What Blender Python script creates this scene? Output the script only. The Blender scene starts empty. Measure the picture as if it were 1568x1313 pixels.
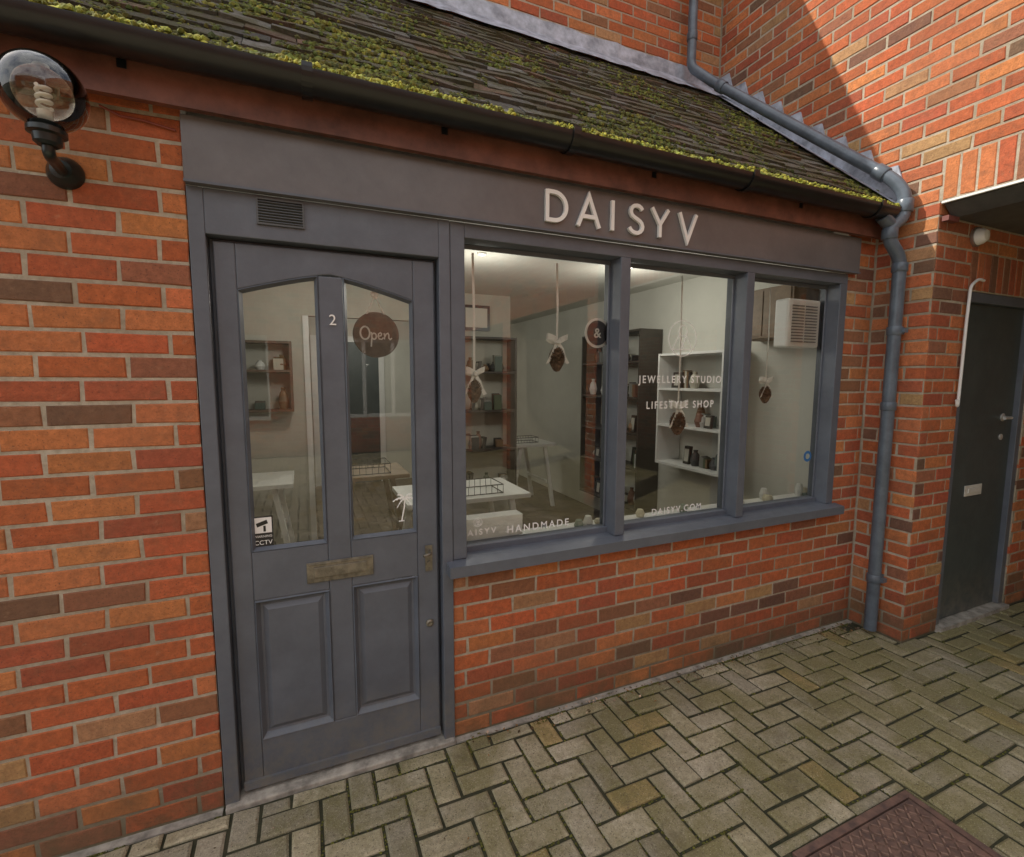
import bpy, math, random
from mathutils import Vector, Matrix
R=random.Random(7)
sc=bpy.context.scene
sc.view_settings.view_transform='Standard'; sc.view_settings.look='None'; sc.view_settings.exposure=0

# ---------------------------------------------------------------- helpers
class MB:
    def __init__(s): s.v=[];s.f=[];s.c=[]
    def add(s,vs,fs,col=(1,1,1)):
        b=len(s.v); s.v+= [tuple(p) for p in vs]
        for f in fs: s.f.append(tuple(b+i for i in f)); s.c.append(col)
    def box(s,x0,x1,y0,y1,z0,z1,col=(1,1,1)):
        s.add([(x0,y0,z0),(x1,y0,z0),(x1,y1,z0),(x0,y1,z0),(x0,y0,z1),(x1,y0,z1),(x1,y1,z1),(x0,y1,z1)],
              [(3,2,1,0),(4,5,6,7),(0,1,5,4),(1,2,6,5),(2,3,7,6),(3,0,4,7)],col)
    def obox(s,c,U,V,W,col=(1,1,1)):
        c=Vector(c);U=Vector(U)/2;V=Vector(V)/2;W=Vector(W)/2
        p=[c-U-V-W,c+U-V-W,c+U+V-W,c-U+V-W,c-U-V+W,c+U-V+W,c+U+V+W,c-U+V+W]
        s.add(p,[(3,2,1,0),(4,5,6,7),(0,1,5,4),(1,2,6,5),(2,3,7,6),(3,0,4,7)],col)
    def prism(s,poly,y0,y1,col=(1,1,1)):   # poly in (x,z), CCW seen from -y
        n=len(poly)
        vs=[(a,y0,b) for a,b in poly]+[(a,y1,b) for a,b in poly]
        fs=[tuple(range(n)),tuple(range(2*n-1,n-1,-1))]
        for i in range(n):
            j=(i+1)%n; fs.append((i,n+i,n+j,j))
        s.add(vs,fs,col)
    def tube(s,pts,r,n=12,caps=True,col=(1,1,1)):
        pts=[Vector(p) for p in pts]; m=len(pts)
        rs=r if isinstance(r,(list,tuple)) else [r]*m
        t0=(pts[1]-pts[0]).normalized()
        a=Vector((0,0,1)) if abs(t0.z)<.9 else Vector((1,0,0))
        nrm=t0.cross(a).normalized(); vs=[]
        prev=t0
        for i,p in enumerate(pts):
            if i==0:t=t0
            elif i==m-1:t=(pts[i]-pts[i-1]).normalized()
            else:
                t=((pts[i+1]-pts[i]).normalized()+(pts[i]-pts[i-1]).normalized()).normalized()
            q=prev.rotation_difference(t); nrm=(q@nrm).normalized(); prev=t
            b=t.cross(nrm)
            for k in range(n):
                an=2*math.pi*k/n
                vs.append(p+(nrm*math.cos(an)+b*math.sin(an))*rs[i])
        fs=[]
        for i in range(m-1):
            for k in range(n):
                k2=(k+1)%n; fs.append((i*n+k,i*n+k2,(i+1)*n+k2,(i+1)*n+k))
        if caps: fs.append(tuple(range(n-1,-1,-1))); fs.append(tuple((m-1)*n+k for k in range(n)))
        s.add(vs,fs,col)
    def lathe(s,prof,c,n=24,axis='z',col=(1,1,1)):
        vs=[];m=len(prof)
        for r,h in prof:
            for k in range(n):
                a=2*math.pi*k/n; x=r*math.cos(a);y=r*math.sin(a)
                if axis=='z': vs.append((c[0]+x,c[1]+y,c[2]+h))
                else: vs.append((c[0]+x,c[1]+h,c[2]+y))
        fs=[]
        for i in range(m-1):
            for k in range(n):
                k2=(k+1)%n; fs.append((i*n+k,i*n+k2,(i+1)*n+k2,(i+1)*n+k))
        s.add(vs,fs,col)
    def strip(s,pts,w,col=(1,1,1)):
        w=Vector(w)/2; vs=[]
        for p in pts: vs+=[Vector(p)-w,Vector(p)+w]
        s.add(vs,[(2*i,2*i+1,2*i+3,2*i+2) for i in range(len(pts)-1)],col)
    def obj(s,name,mat,parent=None,smooth=False):
        me=bpy.data.meshes.new(name); me.from_pydata(s.v,[],s.f); me.update()
        ca=me.color_attributes.new('Col','FLOAT_COLOR','CORNER')
        buf=[]
        for f,c in zip(s.f,s.c): buf+= [c[0],c[1],c[2],1.0]*len(f)
        ca.data.foreach_set('color',buf)
        me.materials.append(mat)
        if smooth:
            me.polygons.foreach_set('use_smooth',[True]*len(me.polygons))
            try: me.set_sharp_from_angle(angle=math.radians(40))
            except Exception: pass
        o=bpy.data.objects.new(name,me); sc.collection.objects.link(o)
        if parent: o.parent=parent
        return o
def empty(name):
    o=bpy.data.objects.new(name,None); sc.collection.objects.link(o); o.empty_display_size=.1; return o

def rounded(pts,r=.06,k=5):
    pts=[Vector(p) for p in pts]; out=[pts[0]]
    for i in range(1,len(pts)-1):
        a,b,c=pts[i-1],pts[i],pts[i+1]
        d1=min(r,(a-b).length*.45); d2=min(r,(c-b).length*.45)
        p=b+(a-b).normalized()*d1; q=b+(c-b).normalized()*d2
        for j in range(k+1):
            t=j/k; out.append(p*(1-t)**2+b*2*t*(1-t)+q*t*t)
    out.append(pts[-1]); return out

def ribbon2d(pl,w):
    n=len(pl);L=[];Rr=[]
    for i in range(n):
        if i==0: d=Vector(pl[1])-Vector(pl[0])
        elif i==n-1: d=Vector(pl[-1])-Vector(pl[-2])
        else: d=(Vector(pl[i+1])-Vector(pl[i])).normalized()+(Vector(pl[i])-Vector(pl[i-1])).normalized()
        d.normalize(); nn=Vector((-d.y,d.x)); k=1
        if 0<i<n-1:
            e=(Vector(pl[i])-Vector(pl[i-1])).normalized(); k=1/max(.35,abs(nn.dot(Vector((-e.y,e.x)))))
        p=Vector(pl[i]); L.append(p+nn*w/2*k); Rr.append(p-nn*w/2*k)
    return L,Rr
def strokes(mb,pls,w,y0,y1,ox=0,oz=0,s=1,col=(1,1,1)):
    for idx,pl in enumerate(pls):
        pl=[(ox+a*s,oz+b*s) for a,b in pl]
        q=[pl[0]]
        for p in pl[1:]:
            if (Vector(p)-Vector(q[-1])).length>1e-6: q.append(p)
        pl=q
        L,Q=ribbon2d(pl,w); n=len(pl); yf=y0-idx*.0004
        vs=[(p.x,yf,p.y) for p in Q]+[(p.x,yf,p.y) for p in L]+[(p.x,y1,p.y) for p in Q]+[(p.x,y1,p.y) for p in L]
        fs=[]
        for i in range(n-1):
            fs+=[(i,i+1,n+i+1,n+i),(2*n+i+1,2*n+i,3*n+i,3*n+i+1),(i+1,i,2*n+i,2*n+i+1),(n+i,n+i+1,3*n+i+1,3*n+i)]
        fs+=[(0,n,3*n,2*n),(2*n-1,n-1,3*n-1,4*n-1)]
        mb.add(vs,fs,col)
def arc(cx,cz,r,a0,a1,n=16,rz=None):
    rz=rz or r
    return [(cx+r*math.cos(math.radians(a0+(a1-a0)*i/n)),cz+rz*math.sin(math.radians(a0+(a1-a0)*i/n))) for i in range(n+1)]

# ---------------------------------------------------------------- materials
def newmat(name):
    m=bpy.data.materials.new(name); m.use_nodes=True; nt=m.node_tree
    return m,nt,nt.nodes['Principled BSDF']
def noise(nt,scale,detail=5,rough=.6,vec=None):
    n=nt.nodes.new('ShaderNodeTexNoise'); n.inputs['Scale'].default_value=scale
    n.inputs['Detail'].default_value=detail; n.inputs['Roughness'].default_value=rough
    if vec is None:
        g=nt.nodes.new('ShaderNodeNewGeometry'); vec=g.outputs['Position']
    nt.links.new(vec,n.inputs['Vector']); return n.outputs['Fac']
def ramp(nt,inp,stops):
    r=nt.nodes.new('ShaderNodeValToRGB'); e=r.color_ramp.elements
    while len(e)<len(stops): e.new(.5)
    for i,(p,c) in enumerate(stops):
        e[i].position=p; e[i].color=(c,c,c,1) if not isinstance(c,tuple) else (*c,1)
    nt.links.new(inp,r.inputs['Fac']); return r.outputs['Color']
def mix(nt,fac,a,b,mode='MIX'):
    m=nt.nodes.new('ShaderNodeMix'); m.data_type='RGBA'; m.blend_type=mode
    for k,v in ((0,fac),(6,a),(7,b)):
        if isinstance(v,bpy.types.NodeSocket): nt.links.new(v,m.inputs[k])
        elif isinstance(v,tuple): m.inputs[k].default_value=(*v,1)
        else: m.inputs[k].default_value=v
    return m.outputs[2]
def bump(nt,bs,h,strength=.5,dist=.005):
    b=nt.nodes.new('ShaderNodeBump'); b.inputs['Strength'].default_value=strength; b.inputs['Distance'].default_value=dist
    nt.links.new(h,b.inputs['Height']); nt.links.new(b.outputs['Normal'],bs.inputs['Normal'])
def colattr(nt):
    a=nt.nodes.new('ShaderNodeAttribute'); a.attribute_name='Col'; return a.outputs['Color']
def simple(name,col,rough=.5,metal=0,var=.15,scale=8,bs_=.0,bscale=60,col2=None,usecol=False,emit=0):
    m,nt,b=newmat(name)
    c2=col2 or tuple(x*(1-var) for x in col); c1=tuple(min(1,x*(1+var*.5)) for x in col)
    f=ramp(nt,noise(nt,scale,6,.65),[(.35,0.0),(.65,1.0)])
    c=mix(nt,f,c2,c1)
    if usecol: c=mix(nt,1.0,c,colattr(nt),'MULTIPLY')
    nt.links.new(c,b.inputs['Base Color'])
    b.inputs['Roughness'].default_value=rough; b.inputs['Metallic'].default_value=metal
    if bs_>0: bump(nt,b,noise(nt,bscale,5,.6),bs_,.004)
    if emit:
        b.inputs['Emission Color'].default_value=(*col,1); b.inputs['Emission Strength'].default_value=emit
    return m
def zpos(nt):
    g=nt.nodes.new('ShaderNodeNewGeometry'); s=nt.nodes.new('ShaderNodeSeparateXYZ'); nt.links.new(g.outputs['Position'],s.inputs[0]); return s
def mk_brick():
    m,nt,b=newmat('brick_faces')
    c=colattr(nt)
    f1=ramp(nt,noise(nt,38,9,.75),[(.3,.60),(.7,1.28)])
    c=mix(nt,.9,c,f1,'MULTIPLY')
    pt=ramp(nt,noise(nt,14,6,.7),[(.50,0.0),(.68,.45)])
    c=mix(nt,pt,c,(.23,.10,.05))
    sp=ramp(nt,noise(nt,170,3,.6),[(.60,0.0),(.70,.7)])
    c=mix(nt,sp,c,(.08,.045,.035))
    st=ramp(nt,noise(nt,1.5,6,.65),[(.45,0.0),(.75,.4)])
    c=mix(nt,st,c,(.25,.13,.07))
    lt=ramp(nt,noise(nt,24,6,.75),[(.60,0.0),(.76,.30)])
    c=mix(nt,lt,c,(.58,.38,.23))
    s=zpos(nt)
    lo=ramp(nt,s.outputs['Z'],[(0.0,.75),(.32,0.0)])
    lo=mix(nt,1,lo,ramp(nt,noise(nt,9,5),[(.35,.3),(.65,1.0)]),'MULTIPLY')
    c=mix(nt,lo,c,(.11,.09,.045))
    nt.links.new(c,b.inputs['Base Color']); b.inputs['Roughness'].default_value=.92
    bump(nt,b,noise(nt,75,9,.75),.85,.006); return m
def mk_mortar():
    m,nt,b=newmat('mortar')
    c=mix(nt,ramp(nt,noise(nt,30,6,.7),[(.3,0.0),(.7,1.0)]),(.34,.29,.215),(.58,.51,.40))
    d=ramp(nt,noise(nt,1.8,6,.65),[(.42,0.0),(.66,.7)])
    c=mix(nt,d,c,(.25,.195,.13))
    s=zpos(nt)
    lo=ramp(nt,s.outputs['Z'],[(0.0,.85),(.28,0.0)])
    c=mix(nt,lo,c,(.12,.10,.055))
    nt.links.new(c,b.inputs['Base Color']); b.inputs['Roughness'].default_value=.95
    bump(nt,b,noise(nt,120,6,.7),.9,.005); return m
def mk_paver():
    m,nt,b=newmat('paving_blocks')
    c=colattr(nt)
    c=mix(nt,.9,c,ramp(nt,noise(nt,60,9,.78),[(.3,.55),(.7,1.28)]),'MULTIPLY')
    s=zpos(nt)
    # mossier towards the shaded inner corner (+x)
    ad=nt.nodes.new('ShaderNodeMath'); ad.operation='MULTIPLY_ADD'; ad.inputs[1].default_value=.035; ad.use_clamp=True
    nt.links.new(s.outputs['X'],ad.inputs[0]); nt.links.new(noise(nt,2.3,9,.72),ad.inputs[2])
    ms=ramp(nt,ad.outputs[0],[(.45,0.0),(.64,.78)])
    c=mix(nt,ms,c,(.185,.165,.055))
    sp=ramp(nt,noise(nt,240,2,.5),[(.62,0.0),(.70,.6)])
    c=mix(nt,sp,c,(.60,.54,.40))
    sp=ramp(nt,noise(nt,170,2,.5),[(.32,.7),(.40,.0)])
    c=mix(nt,sp,c,(.07,.058,.04))
    dk=ramp(nt,noise(nt,5,7,.75),[(.54,0.0),(.72,.6)])
    c=mix(nt,dk,c,(.115,.09,.055))
    nt.links.new(c,b.inputs['Base Color']); b.inputs['Roughness'].default_value=.85
    bump(nt,b,noise(nt,110,8,.75),.9,.005); return m
def mk_tile():
    m,nt,b=newmat('clay_roof_tiles')
    c=colattr(nt)
    c=mix(nt,.8,c,ramp(nt,noise(nt,50,7,.7),[(.3,.55),(.7,1.3)]),'MULTIPLY')
    ms=ramp(nt,noise(nt,4.5,10,.8),[(.42,0.0),(.56,.85)])
    mc=mix(nt,noise(nt,25,4),(.045,.045,.018),(.13,.12,.04))
    c=mix(nt,ms,c,mc)
    li=ramp(nt,noise(nt,35,5,.6),[(.64,0.0),(.72,.5)])
    c=mix(nt,li,c,(.30,.29,.25))
    nt.links.new(c,b.inputs['Base Color']); b.inputs['Roughness'].default_value=.95
    bump(nt,b,noise(nt,50,9,.8),1.0,.02); return m
def mk_glass(name='window_glass',tint=(.93,.95,.93),rough=0.0,boost=1.0):
    m=bpy.data.materials.new(name); m.use_nodes=True; nt=m.node_tree; nt.nodes.clear()
    o=nt.nodes.new('ShaderNodeOutputMaterial'); t=nt.nodes.new('ShaderNodeBsdfTransparent'); g=nt.nodes.new('ShaderNodeBsdfGlossy')
    t.inputs[0].default_value=(*tint,1); g.inputs['Roughness'].default_value=rough; g.inputs[0].default_value=(1,1,1,1)
    f=nt.nodes.new('ShaderNodeFresnel'); f.inputs['IOR'].default_value=1.5
    k=nt.nodes.new('ShaderNodeMath'); k.operation='MULTIPLY'; k.inputs[1].default_value=boost; k.use_clamp=True
    nt.links.new(f.outputs[0],k.inputs[0])
    mx=nt.nodes.new('ShaderNodeMixShader'); nt.links.new(k.outputs[0],mx.inputs[0]); nt.links.new(t.outputs[0],mx.inputs[1]); nt.links.new(g.outputs[0],mx.inputs[2])
    nt.links.new(mx.outputs[0],o.inputs[0]); return m
def mk_paint(name,col,rough=.4):
    m,nt,b=newmat(name)
    c=mix(nt,ramp(nt,noise(nt,5,7,.7),[(.35,0.0),(.7,1.0)]),tuple(x*.84 for x in col),tuple(x*1.12 for x in col))
    d=ramp(nt,noise(nt,42,7,.8),[(.67,0.0),(.72,.6)])
    c=mix(nt,d,c,tuple(x*1.5+.05 for x in col))
    s=zpos(nt)
    lo=mix(nt,1,ramp(nt,s.outputs['Z'],[(0.0,.8),(.35,0.0)]),ramp(nt,noise(nt,14,7,.75),[(.4,.15),(.62,1.0)]),'MULTIPLY')
    c=mix(nt,lo,c,(.19,.175,.14))
    nt.links.new(c,b.inputs['Base Color'])
    rr=nt.nodes.new('ShaderNodeMapRange'); rr.inputs[3].default_value=rough-.08; rr.inputs[4].default_value=rough+.2
    nt.links.new(noise(nt,9,6,.7),rr.inputs[0]); nt.links.new(rr.outputs[0],b.inputs['Roughness'])
    bump(nt,b,noise(nt,28,6,.65),.25,.003); return m

BR=mk_brick(); MO=mk_mortar(); PV=mk_paver(); TI=mk_tile(); GL=mk_glass(boost=1.7)
PAINT=mk_paint('grey_blue_paint',(.115,.130,.158),.36)
SIGNP=mk_paint('sign_board_paint',(.142,.134,.138),.28)
DARKDOOR=mk_paint('dark_door_paint',(.06,.075,.075),.4)
FASC=simple('stained_timber',(.15,.055,.035),.6,var=.5,scale=6,bs_=.4)
BLK=simple('black_plastic',(.010,.011,.012),.30,var=.3,scale=12)
PIPE=simple('grey_pipe_paint',(.105,.13,.16),.3,var=.3,scale=10,bs_=.1)
LEAD=simple('lead_sheet',(.40,.43,.50),.6,metal=.0,var=.5,scale=9,bs_=.6,bscale=25)
MOSS=simple('moss',(.19,.185,.032),.95,var=.5,scale=40,col2=(.07,.08,.015),bs_=.6,usecol=True)
JOINT=simple('joint_sand',(.045,.042,.022),.95,var=.4,scale=25,bs_=.7,col2=(.022,.026,.011))
CONC=simple('concrete',(.38,.35,.30),.9,var=.5,scale=14,bs_=.6)
WHITE=simple('white_paint',(.75,.75,.73),.45,var=.06)
LETW=simple('white_letter',(.84,.84,.82),.4,var=.05)
DEC=simple('white_vinyl',(.85,.85,.83),.5,var=.03)
BRASS=simple('aged_brass',(.22,.205,.165),.42,metal=.6,var=.4,scale=30,bs_=.2)
STEEL=simple('steel',(.55,.55,.55),.3,metal=.9,var=.2)
RUST=simple('rusty_iron',(.17,.10,.075),.75,metal=.1,var=.5,scale=18,bs_=.6,col2=(.09,.06,.052))
WALLI=simple('interior_plaster',(.64,.635,.575),.9,var=.08,scale=1.5)
FLOORI=simple('interior_floor',(.15,.11,.075),.5,var=.3,scale=4)
WOOD=simple('light_wood',(.27,.19,.12),.5,var=.25,scale=12)
SIGNW=simple('sign_wood',(.21,.17,.14),.6,var=.3,scale=20)
ITEM=simple('shop_items',(1,1,1),.5,var=.1,usecol=True)
RIB=simple('ribbon',(.84,.82,.77),.6,var=.1)
CONE=simple('pine_cone',(.13,.08,.05),.8,var=.5,scale=60,usecol=True)
LEAF=simple('leaf_litter',(.16,.10,.05),.9,var=.5,scale=30,usecol=True)

PAL=[((.49,.122,.045),38),((.55,.18,.065),20),((.41,.10,.045),20),((.30,.12,.062),10),((.44,.235,.11),6),((.18,.088,.056),6)]
def brickcol(bias=0):
    t=R.random()*100; a=0
    for c,w in PAL:
        a+=w
        if t<a: break
    k=R.uniform(.86,1.12); h=R.uniform(-.02,.02)
    return (max(.02,(c[0]+h)*k),c[1]*k*R.uniform(.9,1.12),c[2]*k)
def bricks(mb,O,U,V,N,rects,bl=.225,bh=.075,g=.0115,uoff=0,soldier=False,colf=brickcol,j=.0022):
    O=Vector(O);U=Vector(U);V=Vector(V);N=Vector(N)
    for (u0,u1,v0,v1) in rects:
        r0=int(math.floor(v0/bh+1e-6)); r1=int(math.ceil(v1/bh-1e-6))
        for r in range(r0,r1):
            off=(0 if r%2==0 else bl/2)+uoff+(0 if soldier else R.uniform(-.008,.008))
            if soldier: off=uoff
            c0=int(math.floor((u0-off)/bl))-1; c1=int(math.ceil((u1-off)/bl))+1
            for c in range(c0,c1):
                a=c*bl+off+g/2; b=a+bl-g; d=r*bh+g/2; e=d+bh-g
                a=max(a,u0+.001); b=min(b,u1-.001); d=max(d,v0+.001); e=min(e,v1-.001)
                if b-a<.02 or e-d<.015: continue
                J=lambda s=j:R.uniform(-s,s)
                n0=R.uniform(-.0015,.0015)
                P=[(a+J(),d+J()),(b+J(),d+J()),(b+J(),e+J()),(a+J(),e+J())]
                ch=.0035
                I=[(P[0][0]+ch,P[0][1]+ch),(P[1][0]-ch,P[1][1]+ch),(P[2][0]-ch,P[2][1]-ch),(P[3][0]+ch,P[3][1]-ch)]
                vs=[O+U*x+V*y-N*.012 for x,y in P]+[O+U*x+V*y+N*(n0-.003) for x,y in P]+[O+U*x+V*y+N*(n0+J(.0008)) for x,y in I]
                mb.add(vs,[(0,1,5,4),(1,2,6,5),(2,3,7,6),(3,0,4,7),(4,5,9,8),(5,6,10,9),(6,7,11,10),(7,4,8,11),(8,9,10,11)],colf())

def text(name,s,x,y,z,size,mat,parent,align='CENTER',shear=0,sx=1,spacing=1,extr=.0006,bold=.0):
    cu=bpy.data.curves.new(name,'FONT'); cu.body=s; cu.size=size; cu.align_x=align; cu.shear=shear
    cu.space_character=spacing; cu.extrude=extr; cu.offset=bold
    o=bpy.data.objects.new(name+'_c',cu); sc.collection.objects.link(o)
    bpy.context.view_layer.update()
    me=bpy.data.meshes.new_from_object(o.evaluated_get(bpy.context.evaluated_depsgraph_get()))
    bpy.data.objects.remove(o)
    me.materials.clear(); me.materials.append(mat)
    o=bpy.data.objects.new(name,me); sc.collection.objects.link(o)
    o.location=(x,y,z); o.rotation_euler=(math.radians(90),0,0); o.scale=(sx,1,1); o.parent=parent
    return o
def bev(o,w=.003,seg=2):
    m=o.modifiers.new('b','BEVEL'); m.width=w; m.segments=seg; m.limit_method='ANGLE'

X3=3.25; YP=-.313
# ================================================================ SHOP BUILDING
shop=empty('shop_building')
bm=MB(); mo=MB()
fx=(1,0,0);fz=(0,0,1);fn=(0,-1,0)
bricks(bm,(0,0,0),fx,fz,fn,[(-6,-.325,0,2.55),(.556,X3-.006,0,.75),(3.0,X3-.006,.75,2.475)],uoff=.05)
mo.box(-6,-.327,.0035,.25,-.05,2.55); mo.box(.558,X3,.0035,.12,-.05,.752); mo.box(3.002,X3,.0035,.12,.752,2.5)
YU=1.317
bricks(bm,(0,YU,0),fx,fz,fn,[(-9,X3-.006,3.75,5.4)],uoff=.02)
mo.box(-9,X3,YU+.0035,YU+.3,2.6,5.4)
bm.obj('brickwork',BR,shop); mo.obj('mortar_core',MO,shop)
mr=MB(); mr.box(-9.3,X3+.0,1.04,1.315,4.98,5.12); mr.obj('upper_eaves',WHITE,shop)
mr=MB(); mr.add([(-9.3,1.03,5.125),(X3,1.03,5.125),(X3,6,8.3),(-9.3,6,8.3),(-9.3,11,5.12),(X3,11,5.12)],[(0,1,2,3),(3,2,5,4)]); mr.obj('upper_roof',TI,shop)
bk=MB(); bk.box(-9,X3,10.6,10.9,0,5.1); bk.box(-9,-8.7,YU+.31,10.6,0,5.1); bk.box(-6.25,-6.01,0.01,YU,0,2.5); bk.box(-9,-6.0,1.32,1.6,0,2.59); bk.obj('rear_walls',MO,shop)

# lean-to roof tiles
ang=math.atan2(3.89-2.56,1.317+.12); ca,sa=math.cos(ang),math.sin(ang)
E=Vector((0,-.14,2.545)); S=Vector((0,ca,sa)); Nn=Vector((0,-sa,ca)); XX=Vector((1,0,0))
tm=MB(); 
def tilecol():
    t=R.random()
    c=(.15,.115,.09) if t<.38 else ((.20,.19,.175) if t<.78 else ((.20,.115,.08) if t<.88 else (.10,.095,.09)))
    k=R.uniform(.65,1.3); return tuple(x*k for x in c)
for r in range(20):
    nx=int(9.3/.165)
    for c in range(nx+1):
        x=X3-.006-c*.165-(.0825 if r%2 else 0)
        x0=x-.162; x1=x
        if x0<-6.1: continue
        for (a,b) in ([(x0,x1)]+([(X3-.0825,X3-.006)] if (r%2 and c==0) else [])):
            s0=r*.1+R.uniform(-.010,.010); t0=.018+R.uniform(-.005,.006); tw=R.uniform(-.006,.006)
            if R.random()<.03: s0-=.02
            vs=[]
            for (xx,ss,nb,nt_) in ((a,s0,t0-.014,t0+tw),(b,s0+R.uniform(-.007,.007),t0-.014,t0-tw),(b,s0+.14,-.004,.006),(a,s0+.14,-.004,.006)):
                base=E+XX*xx+S*ss
                vs+= [base+Nn*nb, base+Nn*nt_]
            tm.add(vs,[(0,2,3,1),(2,4,5,3),(4,6,7,5),(6,0,1,7),(1,3,5,7),(0,6,4,2)],tilecol())
tm.obj('lean_to_tiles',TI,shop)
ud=MB(); p=[E+XX*-6.05-Nn*.01,E+XX*(X3)-Nn*.01,E+XX*X3+S*1.97-Nn*.01,E+XX*-6.05+S*1.97-Nn*.01]
ud.add(p+[q-Nn*.05 for q in p],[(0,1,2,3),(7,6,5,4),(0,4,5,1)]); ud.obj('lean_to_deck',FASC,shop)

# moss
ICO=[];ph=(1+5**.5)/2
for a,b in ((-1,ph),(1,ph),(-1,-ph),(1,-ph)): ICO.append((a,b,0))
for a,b in ((-1,ph),(1,ph),(-1,-ph),(1,-ph)): ICO.append((0,a,b))
for a,b in ((ph,-1),(ph,1),(-ph,-1),(-ph,1)): ICO.append((a,0,b))
ICO=[Vector(v).normalized() for v in ICO]
IF=[(0,11,5),(0,5,1),(0,1,7),(0,7,10),(0,10,11),(1,5,9),(5,11,4),(11,10,2),(10,7,6),(7,1,8),(3,9,4),(3,4,2),(3,2,6),(3,6,8),(3,8,9),(4,9,5),(2,4,11),(6,2,10),(8,6,7),(9,8,1)]
ms=MB()
from mathutils import noise as mn
def clump(c,r,h,col,U=XX,V=S,W=Nn):
    ms.add([c+U*(v.x*r*R.uniform(.7,1.3))+V*(v.y*r*R.uniform(.7,1.3))+W*(v.z*h*R.uniform(.6,1.4)) for v in ICO],IF,col)
cnt=0
for i in range(50000):
    x=R.uniform(-2.2,X3-.02); s=R.random()**1.3*1.95
    big=mn.noise(Vector((x*1.6,s*2.2,0)))
    d=big*1.0+mn.noise(Vector((x*7,s*7,3)))*.8+mn.noise(Vector((x*22,s*22,8)))*.5
    thr=.02+ s*.13
    if s<.10: thr=-.9
    elif s<.3: thr=-.25
    if d<thr+.10: continue
    row=math.floor(s/.1); 
    if R.random()<.4: s=row*.1+R.uniform(-.010,.018)
    bright=(1.25 if s<.07 else .62)*R.uniform(.35,1.4)*(1+big*.9)  # eave moss made brighter: sunlight along the edge is put into its colour
    yel=R.uniform(.75,1.15)
    col=(bright*yel,bright,bright*.9)
    rr=R.uniform(.004,.012)*(1.3 if s<.07 else 1)*(1+max(0,d)*.5)
    fr=(s/.1)-math.floor(s/.1)
    clump(E+XX*x+S*max(s,-.014)+Nn*(.016-.010*fr),rr,rr*R.uniform(.45,1.0),col); cnt+=1
for i in range(2800):
    x=R.uniform(-2.2,X3-.03)
    if mn.noise(Vector((x*4,2,7)))<-.18: continue
    b_=R.uniform(.6,2.3); clump(E+XX*x+S*R.uniform(-.02,.03)+Nn*R.uniform(.006,.030),R.uniform(.004,.012),R.uniform(.004,.010),(b_*R.uniform(.9,1.15),b_,b_*.7))  # yellow-green eave moss, its sunlit brightness put into the clump colour
ms.obj('moss_clumps',MOSS,shop)

fa=MB(); fa.box(-6,3.2,-.075,-.05,2.405,2.55); fa.box(-6,3.2,-.05,.0,2.43,2.45); fa.obj('fascia_board',FASC,shop)
lf=MB(); n=120; top=[];mid=[];bot=[]
zr=E.z+(YU-E.y)*math.tan(ang)
for i in range(n+1):
    x=-6+(X3-.02+6)*i/n; w=R.uniform(-.012,.012)
    zt=4.04+R.uniform(-.008,.008); yy=YU-.012
    top.append((x,yy+R.uniform(-.004,.004),zt)); mid.append((x,yy-.012+w*.5,zr+.04)); 
    b=E+S*(1.82+w)+Nn*(.036+R.uniform(-.004,.006)); bot.append((x,b.y,b.z))
lf.add(top+mid+bot,[(i,n+1+i,n+2+i,i+1) for i in range(n)]+[(n+1+i,2*n+2+i,2*n+3+i,n+2+i) for i in range(n)])
lf.obj('lead_flashing',LEAD,shop)
sf=MB()
def zroof(y): return E.z+(y-E.y)*math.tan(ang)
y=-.12; k=0
while y<1.27:
    y1=y+.162; top_=zroof(y1)+.12
    xx=X3-.012-(k%2)*.002
    poly=[(y-.02,zroof(y-.02)+.02),(y1,zroof(y1)+.02),(y1,top_),(y+.03,top_-.012),(y-.02,zroof(y)+.09)]
    vs=[(xx,a,b) for a,b in poly]; m_=len(vs)
    vs2=[(X3+.0,a,b) for a,b in poly]
    sf.add(vs+vs2,[tuple(range(m_-1,-1,-1))]+[(i,(i+1)%m_,m_+(i+1)%m_,m_+i) for i in range(m_)])
    sf.add([Vector((xx,y-.02,zroof(y-.02)+.03)),Vector((xx,y1,zroof(y1)+.03)),Vector((xx-.13,y1,zroof(y1)+.045)),Vector((xx-.12,y-.02,zroof(y-.02)+.042))],[(0,1,2,3)])
    y=y1; k+=1
sf.obj('stepped_flashing',LEAD,shop)

# ---- gutter
gut=empty('rain_gutter')
g=MB(); GX0,GX1=-6.0,3.12; gy,gz,gr=-.135,2.54,.057; nn=14
ins=[];out=[]
for i in range(nn+1):
    a=math.pi+math.pi*i/nn
    ins.append((gy+math.cos(a)*(gr-.004),gz+math.sin(a)*(gr-.004))); out.append((gy+math.cos(a)*gr,gz+math.sin(a)*gr))
prof=out+ins[::-1]; m_=len(prof)
g.add([(GX0,a,b) for a,b in prof]+[(GX1,a,b) for a,b in prof],[(i,(i+1)%m_,m_+(i+1)%m_,m_+i) for i in range(m_)])
half=[(gy+math.cos(math.pi+math.pi*i/nn)*gr,gz+math.sin(math.pi+math.pi*i/nn)*gr) for i in range(nn+1)]
g.add([(GX1+.001,a,b) for a,b in half],[tuple(range(nn,-1,-1))])
g.obj('half_round_gutter',BLK,gut,True)
g=MB()
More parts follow.
